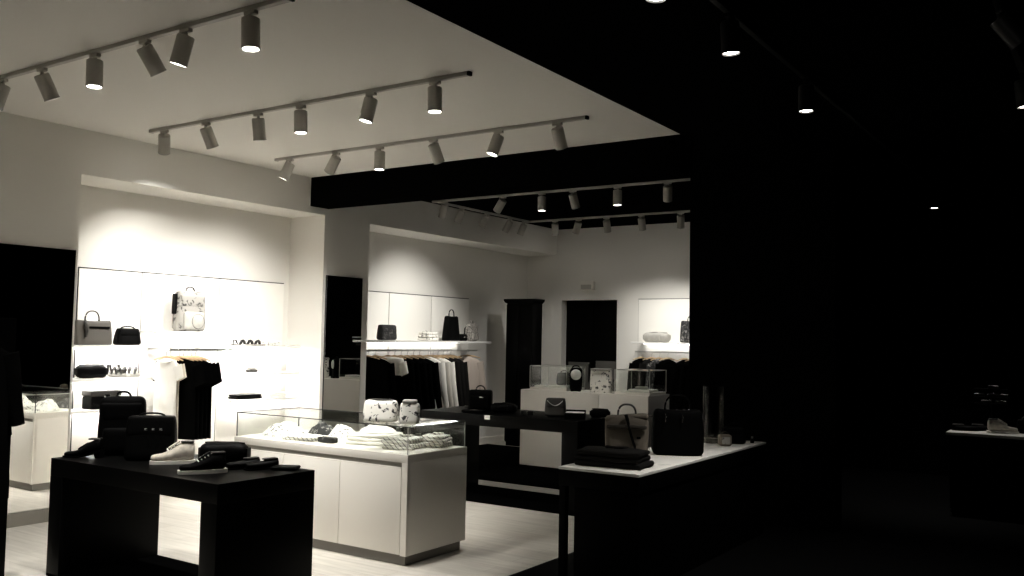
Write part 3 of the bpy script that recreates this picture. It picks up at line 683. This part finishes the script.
# sandals and small things by the pier
for i, (y, lb) in enumerate(((6.98, 'dark patterned flat sandal on the top shelf by the pier, nearest the panel seam'), (7.09, 'dark patterned flat sandal on the top shelf by the pier, middle of three'), (7.20, 'dark patterned flat sandal on the top shelf by the pier, nearest the pier'))):
    t = thing('flat_sandal', lb, 'sandal', (-8.42, y, 1.568), .2, 'flat sandals by the pier')
    MB().rbox(.23, .08, .016, .007, 8, lambda x, y_, z: (x, y_*(1+.25*x/.12), z)).build('sole', 'snake', t)
    MB().tube([(.03, -.045, .012), (.035, -.025, .045), (.04, 0, .055), (.035, .025, .045), (.03, .045, .012)], .016, 8, 1.0).build('strap', 'paisley', t)
    MB().tube([(-.07, -.04, .012), (-.08, -.02, .06), (-.08, .02, .06), (-.07, .04, .012)], .008, 6).build('heel_strap', 'paisley', t)
folded('pale folded scarf on the top shelf by the pier', (-8.42, 7.44, 1.568), R90, .16, .16, .05, 'floral', 2, collar=False, seed=11, cat='scarf', name='folded_scarf')
t = thing('shoe_horn_case', 'small dark rounded case on the middle shelf by the pier', 'case', (-8.42, 7.16, 1.256), R90)
MB().rbox(.13, .07, .035, .016, 8).build('case_body', 'darkleather', t); MB().rbox(.09, .05, .02, .009, 6, z0=.036).build('lid', 'whiteleather', t)
t = thing('wallet_case', 'black flat folded wallet case on the lowest shelf by the pier', 'case', (-8.42, 7.08, .956), R90)
MB().rbox(.37, .16, .025, .010, 8).build('lower_cover', 'leather', t); MB().rbox(.36, .155, .024, .010, 8, z0=.0255).build('upper_cover', 'leather', t)
for i in range(3):
    o = MB().rbox(.26-.012*i, .17, .019, .007, 6).build('folded_tee', 'whitecloth', loc=(-8.42, 7.5+.004*i, .956+i*.0195), rz=R90); tag(o, '%s white folded T-shirt of the low stack by the pier' % ['bottom', 'middle', 'top'][i], 'T-shirt', 'white folded stack by the pier')

# clothes on the near rail (rail runs along y; garments face the entrance)
zr = 1.545-.03
GN = 'clothes on the near rail'
k = 0
cols = [(5.80, 'whitecloth', 'white short sleeved T-shirt in front on the near rail', .30, .62), (5.85, 'cream', 'cream long T-shirt behind the white one on the near rail', .26, .95)]
for y, m, lb, W, L in cols:
    garment(lb, (-8.12, y, zr), .15, m, W, L, .14, group=GN, seed=k, sw=.085, th=.4)
    hanger('%s wooden hanger from the entrance on the near rail' % ORD[k], (-8.12, y, zr), .15, 'wooden hangers on the near rail', .34); k += 1
hp = hanger('%s wooden hanger from the entrance on the near rail' % ORD[k], (-8.05, 5.90, zr), .15, 'wooden hangers on the near rail')
proto = None
for i, y in enumerate([5.90, 5.95, 6.0, 6.05, 6.10]):
    lb = ['black T-shirt with white hang tag on the near rail', 'second black T-shirt on the near rail, behind the tagged one', 'third black T-shirt on the near rail', 'fourth black T-shirt on the near rail', 'hindmost black T-shirt on the near rail'][i]
    if i == 0: garment(lb, (-8.05, y, zr), .15, 'blackcloth', .48, .82, .20, group=GN, seed=3, sw=.125, tagged=True, th=.4)
    elif proto is None: proto = garment(lb, (-8.05, y, zr), .15, 'blackcloth', .48, .82, .20, group=GN, seed=5, sw=.125, th=.4)
    else: dup(proto, (-8.05, y, zr), .15, lb, GN)
    if i: dup(hp, (-8.05, y, zr), .15, '%s wooden hanger from the entrance on the near rail' % ORD[k+i])

# ------------------------------------------------------------------ far niche goods
zS = 1.653
handbag('shoulder_bag', 'quilted black shoulder bag on the long far shelf', 'handbag', (-8.2, 9.24, zS), R90, .31, .14, .20, 'paisley', None, 0, .5, .96, .55, r=.04)
folded('pale grey folded shirt on the long far shelf', (-8.2, 10.12, zS), R90, .22, .22, .12, 'floral', 3, seed=4)
handbag('tote_bag', 'tall black handbag with arched handle on the long far shelf', 'handbag', (-8.2, 10.65, zS), R90, .29, .15, .37, 'leather', None, .10, .42, .82, 0, r=.03)
handbag('pouch', 'small black pouch between the tall handbag and the snake print bag', 'pouch', (-8.18, 10.90, zS), R90, .15, .12, .10, 'leather', None, 0, .5, .95, .5)
backpack('small snake print backpack at the end of the long far shelf', (-8.14, 11.08, zS), R90, .22, .13, .27, 'snake', 'snake', .05, name='small_backpack')
zr2 = 1.535-.03; X2 = -8.12; GF = 'clothes on the far niche rail'
fl = [(8.82, 'blackcloth', .62, .9, 'black sweater'), (8.92, 'blackcloth', .62, .9, 'black sweater'), (9.10, 'whitecloth', .30, .16, ''), (9.24, 'blackcloth', .62, .95, 'black sweater')]
def jumper(y, m, lb, W=.50, L=1.02, sl=.62, rz=0., name='sweater', kind='sweater', x=X2, z=zr2, src=None, grp=GF, btn=False, collar=None, flare=1., seed=2, th=.68):
    if src is not None: return dup(src, (x, y, z), rz, lb, grp)
    return garment(lb, (x, y, z), rz, m, W, L, sl, kind, name, grp, seed=seed, btn=btn, collar=collar, flare=flare, th=th)
hi = 0
def hang(y, x=X2, z=zr2, rz=0.):
    global hi
    dup(hp, (x, y, z), rz, '%s wooden hanger from the narrow mirror on the far niche rail' % ORD[hi] if hi < 16 else 'wooden hanger on the far niche rail', 'wooden hangers on the far niche rail'); hi += 1
s0 = jumper(8.80, 'blackcloth', 'black sweater hanging at the mirror end of the far rail', W=.56); hang(8.80)
jumper(8.94, 'blackcloth', 'second black sweater from the mirror on the far rail', src=s0); hang(8.94)
# white folded collar card between the two groups
garment('white sleeveless top between black sweaters on the far rail', (X2, 9.20, zr2+.005), .0, 'whitecloth', .52, .24, .16, 'top', 'sleeveless_top', GF, seed=2); hang(9.20)
for i, y in enumerate([9.32, 9.45, 9.58, 9.71, 9.84]):
    jumper(y, 'blackcloth', '%s black sweater past the white top on the far rail' % ORD[i], src=s0, rz=.03*(-1)**i); hang(y)
w0 = jumper(10.03, 'whitecloth', 'white long sleeved shirt next to the black sweaters on the far rail', W=.50, L=1.0, name='shirt', kind='shirt'); hang(10.03)
jumper(10.14, 'greycloth', 'pale grey shirt between two white shirts on the far rail', W=.50, L=.98, name='shirt', kind='shirt'); hang(10.14)
jumper(10.25, 'whitecloth', 'white shirt hindmost of the pale group on the far rail', src=w0); hang(10.25)
d0 = jumper(10.37, 'darkcloth', 'charcoal jacket just behind the white shirts on the far rail', W=.5, L=.98, name='jacket', kind='jacket'); hang(10.37)
for i, y in enumerate([10.46, 10.55]): jumper(y, 'darkcloth', ['middle charcoal jacket of three on the far rail', 'charcoal jacket beside the rose shirt on the far rail'][i], src=d0); hang(y)
jumper(10.91, 'pinkcloth', 'pale rose button shirt turned outward at the end of the far rail', W=.38, L=.78, name='shirt', kind='shirt', x=-8.08, rz=.95, th=1., btn=True, seed=6); hang(10.91, x=-8.08, rz=.95)

# back wall goods (face the entrance along -y)
zW = 1.69
t = duffel('folded white bag with seams on the back wall shelf', (-6.02, YB-.24, zW), 0, .42, .2, .15, 'whiteleather', True, name='soft_bag')
handbag('tote_bag', 'tall black patterned bag on the back wall shelf by the partition', 'handbag', (-5.44, YB-.24, zW), 0, .34, .16, .34, 'darkprint', 'leather', .08, .4, .95, 0)
GB = 'clothes on the back wall rail'
bx = [(-6.22, 'blackcloth'), (-6.05, 'darkcloth'), (-5.92, 'darkprint'), (-5.78, 'blackcloth'), (-5.5, 'blackcloth'), (-5.36, 'blackcloth'), (-5.22, 'blackcloth'), (-5.08, 'blackcloth')]
for i, (x, m) in enumerate(bx):
    lb = '%s garment from the doorway on the back wall rail, %s' % (ORD[i], {'blackcloth': 'black jacket', 'darkcloth': 'charcoal jacket', 'darkprint': 'dark shirt with pale print'}[m])
    z = 1.54-.03
    garment(lb, (x, YB-.36, z), 1.3, m, .44, .80 if i else .7, .54, 'jacket' if m != 'darkprint' else 'shirt', 'jacket' if m != 'darkprint' else 'shirt', GB, seed=i, tagged=(i == 6), th=.7)
    dup(hp, (x, YB-.36, z), 1.3, '%s wooden hanger from the doorway on the back wall rail' % ORD[i], 'wooden hangers on the back wall rail')

# ------------------------------------------------------------------ glass counter goods
z8 = CH+.003
mound('crumpled white printed blouse at the mirror end of the glass counter', (-6.07, 5.55, z8), .3, .42, .28, .10, 'floral', 1, 'blouse', 'blouse')
folded('white flat folded blouse beside the dark printed scarf', (-5.73, 5.47, z8), .2, .30, .22, .035, 'stripe', 2, seed=9, name='folded_blouse', cat='blouse', collar=False)
mound('dark patterned scarf along the back of the glass counter', (-5.93, 5.87, z8), -.05, .36, .14, .09, 'darkprint', 4)
mound('crumpled white spotted scarf in the middle of the glass counter', (-5.44, 5.62, z8), .4, .30, .24, .11, 'dots', 7)
o = MB().rbox(.17, .07, .045, .012, 8).build('folded_belt', 'paisley', loc=(-5.43, 5.43, z8), rz=.05); tag(o, 'small dark patterned folded pouch before the spotted scarf', 'pouch')
folded('large white folded shirt heaped beside the spotted scarf', (-5.10, 5.66, z8), .3, .40, .32, .085, 'whitecloth', 3, seed=3)
mound('white rumpled T-shirt lying over the large folded shirt', (-5.11, 5.69, z8+.092), .1, .34, .26, .045, 'whitecloth', 9, 't_shirt', 'T-shirt')
folded('white striped shirt folded at the open corner of the glass counter', (-4.74, 5.56, z8), .25, .26, .24, .085, 'stripe', 4, seed=5)
folded('pale striped shirt folded against the end pane of the glass counter', (-4.62, 5.83, z8), .3, .22, .22, .09, 'stripe', 4, seed=8)
# on the glass top
zg = CH+.2095
t = handbag('handbag', 'white boxy handbag with black print on the glass top', 'handbag', (-4.85, 5.42, zg), .45, .26, .15, .175, 'whiteprint', 'whiteleather', 0, .5, .97, 0, r=.03)
MB().rbox(.20, .012, .012, .005, 4, z0=.170).build('zip', 'darkleather', t)
t = handbag('bucket_bag', 'white upright bag with black print, nearest the counter end', 'handbag', (-4.58, 5.45, zg), .6, .15, .13, .17, 'whiteprint', 'whiteleather', 0, .5, .97, 0, r=.03)
MB().rbox(.11, .09, .03, .012, 6, z0=.158).build('lid', 'whiteleather', t)

# ------------------------------------------------------------------ goods on the near black table
zt = .811
backpack('tall black backpack on the near black table', (-6.05, 3.975, zt), .85, .32, .18, .42, 'nylon', 'nylon', .045)
t = handbag('satchel', 'black satchel with three silver studs beside the black backpack', 'handbag', (-5.665, 3.95, zt), .75, .33, .17, .30, 'leather', None, .035, .55, .95, .45, r=.03, clasp='blackmet')
for a in (-.05, 0, .05):
    q = MB().rbox(.022, .010, .016, .005, 5, z0=.21, c=(a+.03, -.092)); q.build('stud', 'chrome', t)
shoe('black heeled shoe at the mirror end of the near black table', (-6.09, 3.72, zt), 3.6, .28, 'leather', 'leather', high=.085, laces=False, heel=.055, name='heeled_shoe', cat='shoe')
shoe('pale suede sneaker with white sole on the near black table', (-5.38, 3.94, zt), -2.2, .285, 'suede', high=.125)
shoe('black sneaker with white sole beside the pale sneaker', (-4.88, 3.80, zt), -2.05, .29, 'nylon', high=.105)
duffel('black rounded duffel bag behind the sneakers', (-5.14, 4.16, zt), .55, .33, .17, .145, 'leather', False)
shoe('black loafer beside the duffel bag', (-4.86, 4.10, zt), -1.75, .24, 'leather', 'leather', high=.06, laces=False, name='loafer', cat='loafer', low=True, group='black loafers')
shoe('black loafer next to the flat black pouch', (-4.745, 4.16, zt), -1.75, .24, 'leather', 'leather', high=.06, laces=False, name='loafer', cat='loafer', low=True, group='black loafers')
for nm_ in (): pass
t = thing('flat_pouch', 'flat black pouch at the table edge behind the loafers', 'pouch', (-4.62, 4.24, zt), .5)
MB().rbox(.17, .12, .022, .009, 8).build('pouch_body', 'leather', t); MB().box((-.1, -.068, .009), (.1, -.063, .014), .002).build('zip', 'blackmet', t)

# ------------------------------------------------------------------ goods on the second black table
zm = .911
t = thing('cabin_bag', 'black upright travel bag with top handle on the second black table', 'bag', (-5.80, 8.08, zm), .5)
MB().rbox(.26, .17, .23, .03, 10).build('bag_body', 'nylon', t); MB().rbox(.22, .03, .14, .012, 6, z0=.03, c=(0, -.09)).build('front_pocket', 'nylon', t)
MB().tube(arch(.10, .05, 12, .225), .007, 8, 1.3).build('handle', 'nylon', t); MB().box((.0, -.112, .15), (.05, -.107, .165), .002).build('badge', 'chrome', t)
t = thing('flat_case', 'flat black folder with pale edge before the upright travel bag', 'folder', (-5.74, 7.88, zm), .3)
MB().rbox(.24, .12, .03, .008, 6).build('case_body', 'leather', t); MB().box((-.02, -.058, .031), (.08, -.045, .034), .001).build('metal_trim', 'chrome', t)
duffel('low black bag with pale tag in the middle of the second table', (-5.50, 8.10, zm), .3, .27, .15, .10, 'leather')
o = MB().box((-.035, -.002, -.022), (.035, 0, .022), .001).build('price_tag', 'tag', loc=(-5.47, 7.747, .885)); tag(o, 'small white price tag on the front edge of the second table', 'price tag')
t = thing('sunglasses', 'dark sunglasses lying on the second black table', 'sunglasses', (-5.13, 7.98, zm+.002), .35)
for s in (-1, 1):
    MB().rbox(.058, .008, .045, .02, 8, z0=0, c=(s*.035, 0)).build('lens', 'lampblack', t)
    MB().tube([(s*.065, 0, .034), (s*.066, .06, .03), (s*.062, .12, .005)], .003, 6).build('temple', 'blackmet', t)
MB().tube([(-.01, 0, .03), (0, -.003, .034), (.01, 0, .03)], .003, 6).build('bridge', 'chrome', t)
t = handbag('shoulder_bag', 'small charcoal flap bag standing on the second black table', 'handbag', (-4.86, 8.1, zm), .45, .22, .11, .185, 'darkleather', None, 0, .4, .92, .55, r=.03)
MB().tube([(-.08+.02*i, -.064-.004*(i % 2), .165-.05*math.sin(PI*i/8)) for i in range(9)], .004, 6).build('chain', 'steel', t)
t = thing('jewellery_box', 'open black box with white lining beside the charcoal flap bag', 'box', (-4.58, 8.02, zm), .4)
MB().box((-.1, -.07, 0), (.1, .07, .06), .004).build('box_body', 'leather', t); MB().box((-.092, -.062, .06), (.092, .062, .066), .002).build('lining', 'tag', t)
MB().box((-.1, .062, .06), (.1, .075, .085), .003).build('lid', 'leather', t)
duffel('black soft pouch at the end of the second table', (-4.46, 8.32, zm), .2, .2, .1, .09, 'nylon', False, cat='pouch', name='soft_pouch')

# ------------------------------------------------------------------ goods on the far counter
zf = FH+.002
t = thing('bottle_bag', 'black upright bag with round white label on the far counter', 'bag', (-5.85, 10.25, zf), .5)
MB().rbox(.17, .12, .30, .045, 10, lambda x, y, z: (x*(1-.12*abs(z/.3-.6)), y, z)).build('bag_body', 'nylon', t)
q = MB().lathe([(0, .006), (.060, .006), (.068, 0), (0, 0)], 28); bmesh.ops.rotate(q.bm, verts=q.bm.verts[:], matrix=Matrix.Rotation(PI/2, 3, 'X'))
bmesh.ops.translate(q.bm, verts=q.bm.verts[:], vec=(0, -.062, .215)); q.build('round_label', 'tag', t)
MB().tube(arch(.11, .035, 10, .292), .008, 8, 1.3).build('handle', 'nylon', t)
for s in (-1, 1): MB().rbox(.05, .05, .035, .015, 6, z0=-.0, c=(s*.045, -.05)).build('foot', 'nylon', t)
t = handbag('tote_bag', 'square white bag with black print on the far counter', 'handbag', (-5.50, 10.28, zf), .15, .27, .10, .29, 'whiteprint', 'whiteleather', 0, .5, .98, 0, r=.012)
MB().rbox(.26, .11, .02, .008, 6, z0=.283).build('top_hem', 'whiteleather', t)
t = thing('perfume_flacon', 'small clear bottle between the white bag and the glass case', 'bottle', (-5.30, 10.22, zf))
MB().lathe([(0, 0), (.028, 0), (.03, .01), (.03, .12), (.012, .14), (0, .14)], 18).build('bottle_body', 'acrylic', t); MB().lathe([(0, .141), (.018, .141), (.018, .18), (0, .18)], 16).build('cap', 'chrome', t)
# inside the cases
zc1 = FH+.032
handbag('handbag', 'small black bag inside the glass case by the far niche', 'handbag', (-6.15, 10.46, zc1+.03), .3, .2, .1, .16, 'leather', None, .04, .5, .9, .5)
t = thing('ring_tray', 'low white tray inside the glass case by the far niche', 'tray', (-6.41, 10.38, zc1), .0); MB().box((-.09, -.1, 0), (.09, .1, .02), .004).build('tray_body', 'laminate', t)
for a in (-.04, .04): MB().rbox(.03, .03, .02, .009, 5, z0=.021, c=(a, 0)).build('jewel', 'chrome', t)
o = MB().rbox(.30, .3, .028, .006, 6).build('riser_block', 'laminate', loc=(-6.14, 10.44, zc1), rz=0.); tag(o, 'low white block under the small black bag in the glass case', 'display block')
o = MB().rbox(.3, .24, .03, .006, 6).build('riser_block', 'laminate', loc=(-4.98, 10.42, zc1), rz=0.); tag(o, 'low white block inside the glass case by the hanging clothes', 'display block')
t = thing('open_wallet', 'white open wallet on the block in the glass case', 'wallet', (-4.98, 10.38, zc1+.031), .3)
MB().rbox(.16, .12, .018, .006, 6).build('wallet_body', 'whiteleather', t); MB().rbox(.15, .11, .014, .005, 6, z0=.0185).build('flap', 'whiteleather', t)

# ------------------------------------------------------------------ goods on the long white-topped table
zR = RT+.001
backpack('taupe roll-top backpack with arched handle on the white-topped table', (-3.14, 6.29, zR), .45, .31, .19, .325, 'taupe', 'taupe', .085, roll=True, straps=False)
folded('thick black folded sweater at the near end of the white-topped table', (-3.035, 5.86, zR), .12, .50, .30, .115, 'darkcloth', 3, seed=2, name='folded_sweater', cat='sweater')
t = thing('swing_tag', 'small pale swing tag beside the black folded sweater', 'price tag', (-2.765, 6.15, zR), .6)
MB().box((-.045, -.022, 0), (.045, .022, .003), .001).build('card', 'tag', t); MB().tube([(-.045, 0, .003), (-.08, .01, .006), (-.11, .0, .003)], .0015, 5).build('string', 'tag', t)
t = handbag('tote_bag', 'large black tote with silver strap rings on the white-topped table', 'handbag', (-2.94, 6.78, zR), .5, .40, .20, .36, 'nylon', None, .12, .5, .94, 0, r=.04)
for a in (-.10, .03): MB().tube([(a, -.088, .33), (a+.006, -.098, .30), (a, -.098, .26)], .006, 6).build('strap_ring', 'chrome', t)
MB().tube([(-.2, -.05, .3), (-.3, -.1, .31), (-.36, -.12, .28)], .008, 6).build('side_strap', 'taupedark', t)
t = thing('display_stand', 'clear acrylic display tube on the white-topped table', 'display stand', (-3.04, 7.80, zR))
MB().lathe([(.088, 0), (.092, 0), (.092, .5), (.088, .5), (.088, 0)], 28).build('tube_wall', 'acrylic', t)
MB().lathe([(0, 0), (.1, 0), (.1, .025), (0, .025)], 28).build('base', 'acrylic', t)
t = thing('box_bag', 'small taupe box bag beside the acrylic tube', 'handbag', (-2.865, 7.62, zR), .6)
MB().rbox(.11, .10, .10, .025, 8).build('bag_body', 'taupe', t); MB().rbox(.07, .01, .06, .004, 5, z0=.02, c=(0, -.052)).build('front_patch', 'greyprint', t)
MB().tube(arch(.07, .025, 10, .095), .004, 6).build('handle', 'taupedark', t)
handbag('handbag', 'black handbag at the far end of the white-topped table', 'handbag', (-2.87, 7.86, zR), .5, .2, .12, .14, 'leather', None, .05, .5, .9, .5)
t = thing('perfume_flacon', 'tiny dark bottle at the far end of the white-topped table', 'bottle', (-2.76, 8.02, zR)); MB().lathe([(0, 0), (.018, 0), (.018, .03), (.008, .04), (0, .04)], 16).build('bottle_body', 'blackmet', t); MB().lathe([(0, .041), (.01, .041), (.01, .058), (0, .058)], 12).build('cap', 'steel', t)

# ------------------------------------------------------------------ goods on the distant table
zX = RT+.001
shoe('pale sneaker on the distant dark table', (-1.06, 10.8, zX), 0.35, .29, 'suede', high=.12)
shoe('black loafer on the distant dark table, nearer its end', (-1.42, 10.85, zX), .3, .26, 'leather', 'leather', high=.06, laces=False, name='loafer', cat='loafer', low=True)
shoe('black loafer on the distant dark table, beside the pale sneaker', (-1.25, 10.98, zX), .3, .26, 'leather', 'leather', high=.06, laces=False, name='loafer', cat='loafer', low=True)
handbag('handbag', 'black handbag with pale trim behind the pale sneaker', 'handbag', (-.82, 10.95, zX), .2, .22, .12, .14, 'leather', 'steel', .05, .6, .95, .4)
t = thing('bag_stand', 'black stand of sunglasses glinting above the distant table', 'display stand', (-1.2, 11.2, zX))
MB().box((-.12, -.08, 0), (.12, .08, .02), .004).build('base', 'blackmet', t); MB().cyl((0, 0, .02), (0, 0, .5), .012).build('pole', 'blackmet', t)
for z in (.27, .34, .43): MB().box((-.16, -.02, z), (.16, .02, z+.012), .002).build('tray', 'blackmet', t)
for i, (x, z) in enumerate(((-.11, .353), (.02, .353), (.12, .353), (-.04, .283), (.1, .283), (.03, .443))):
    g_ = thing('sunglasses', 'dark sunglasses on the glinting stand, %s' % ['middle tray near end', 'middle tray centre', 'middle tray far end', 'lower tray near end', 'lower tray far end', 'top tray'][i], 'sunglasses', (-1.2+x, 11.19, zX+z), 0, 'sunglasses on the stand')
    for s in (-1, 1): MB().rbox(.05, .006, .036, .016, 6, c=(s*.028, 0)).build('lens', 'lampblack', g_)
    MB().tube([(-.05, -.003, .032), (0, -.005, .036), (.05, -.003, .032)], .003, 6).build('brow_bar', 'chrome', g_)

# ------------------------------------------------------------------ coat stand at the near left
t = thing('garment_rack', 'black panel-ended garment rack beside the tall mirror', 'garment rack', (-6.9, 3.12, 0))
for x in (.46, -.5): MB().box((x, -.26, 0), (x+.04, .24, 1.78), .003).build('end_panel', 'blacklac', t)
MB().box((-.46, -.012, 1.70), (.46, .012, 1.725), .003).build('rail_bar', 'blackmet', t)
MB().box((-.46, -.28, .02), (.46, .2, .05), .003).build('base_shelf', 'blacklac', t)
MB().tube([(.5, 0, 1.70), (.56, 0, 1.70), (.56, 0, 1.72)], .006, 8).build('hook', 'blackmet', t)
GC = 'black coats on the panel-ended rack'
garment('long black coat hanging outside the end panel of the rack', (-6.32, 3.07, 1.695), PI/2, 'blackcloth', .44, 1.06, .5, 'coat', 'coat', GC, seed=4, flare=1.08)
c0 = garment('black coat inside the rack next to its end panel', (-6.6, 3.12, 1.69), PI/2, 'blackcloth', .42, 1.05, .6, 'coat', 'coat', GC, seed=8)
dup(c0, (-6.8, 3.12, 1.69), PI/2, 'second black coat inside the rack', GC); dup(c0, (-7.0, 3.12, 1.69), PI/2, 'third black coat inside the rack', GC)

# ------------------------------------------------------------------ camera, world, view
cam = bpy.data.cameras.new('camera'); co = bpy.data.objects.new('camera', cam); COL.objects.link(co)
f_px = 910.6
def v3(a, b): return Vector((a[0]-512., a[1]-288., f_px))
vp1, vp2 = (-850, 314), (1122, 350)
ey = v3(vp2, 0).normalized(); ex = -v3(vp1, 0).normalized(); ex = (ex-ey*ex.dot(ey)).normalized(); ez = ex.cross(ey)
right = Vector((ex.x, ey.x, ez.x)); down = Vector((ex.y, ey.y, ez.y)); fwd = Vector((ex.z, ey.z, ez.z))
mw = Matrix((( right.x, -down.x, -fwd.x, 0), (right.y, -down.y, -fwd.y, 0), (right.z, -down.z, -fwd.z, 1.7), (0, 0, 0, 1)))
co.matrix_world = mw
cam.sensor_width = 36.; cam.lens = f_px/1024*36; cam.clip_start = .05; cam.clip_end = 60
SC.camera = co
wd = bpy.data.worlds.new('world'); SC.world = wd; wd.use_nodes = True
wd.node_tree.nodes['Background'].inputs['Color'].default_value = (0, 0, 0, 1); wd.node_tree.nodes['Background'].inputs['Strength'].default_value = 0.
SC.view_settings.view_transform = 'Standard'; SC.view_settings.look = 'None'; SC.view_settings.gamma = 1.; SC.view_settings.exposure = 1.1; SC.view_settings.use_curve_mapping = False
SC.cycles.use_denoising = True
SC.cycles.max_bounces = 8; SC.cycles.diffuse_bounces = 6; SC.cycles.glossy_bounces = 4; SC.cycles.transparent_max_bounces = 16
SC.cycles.sample_clamp_indirect = 4.; SC.cycles.caustics_reflective = False; SC.cycles.caustics_refractive = False
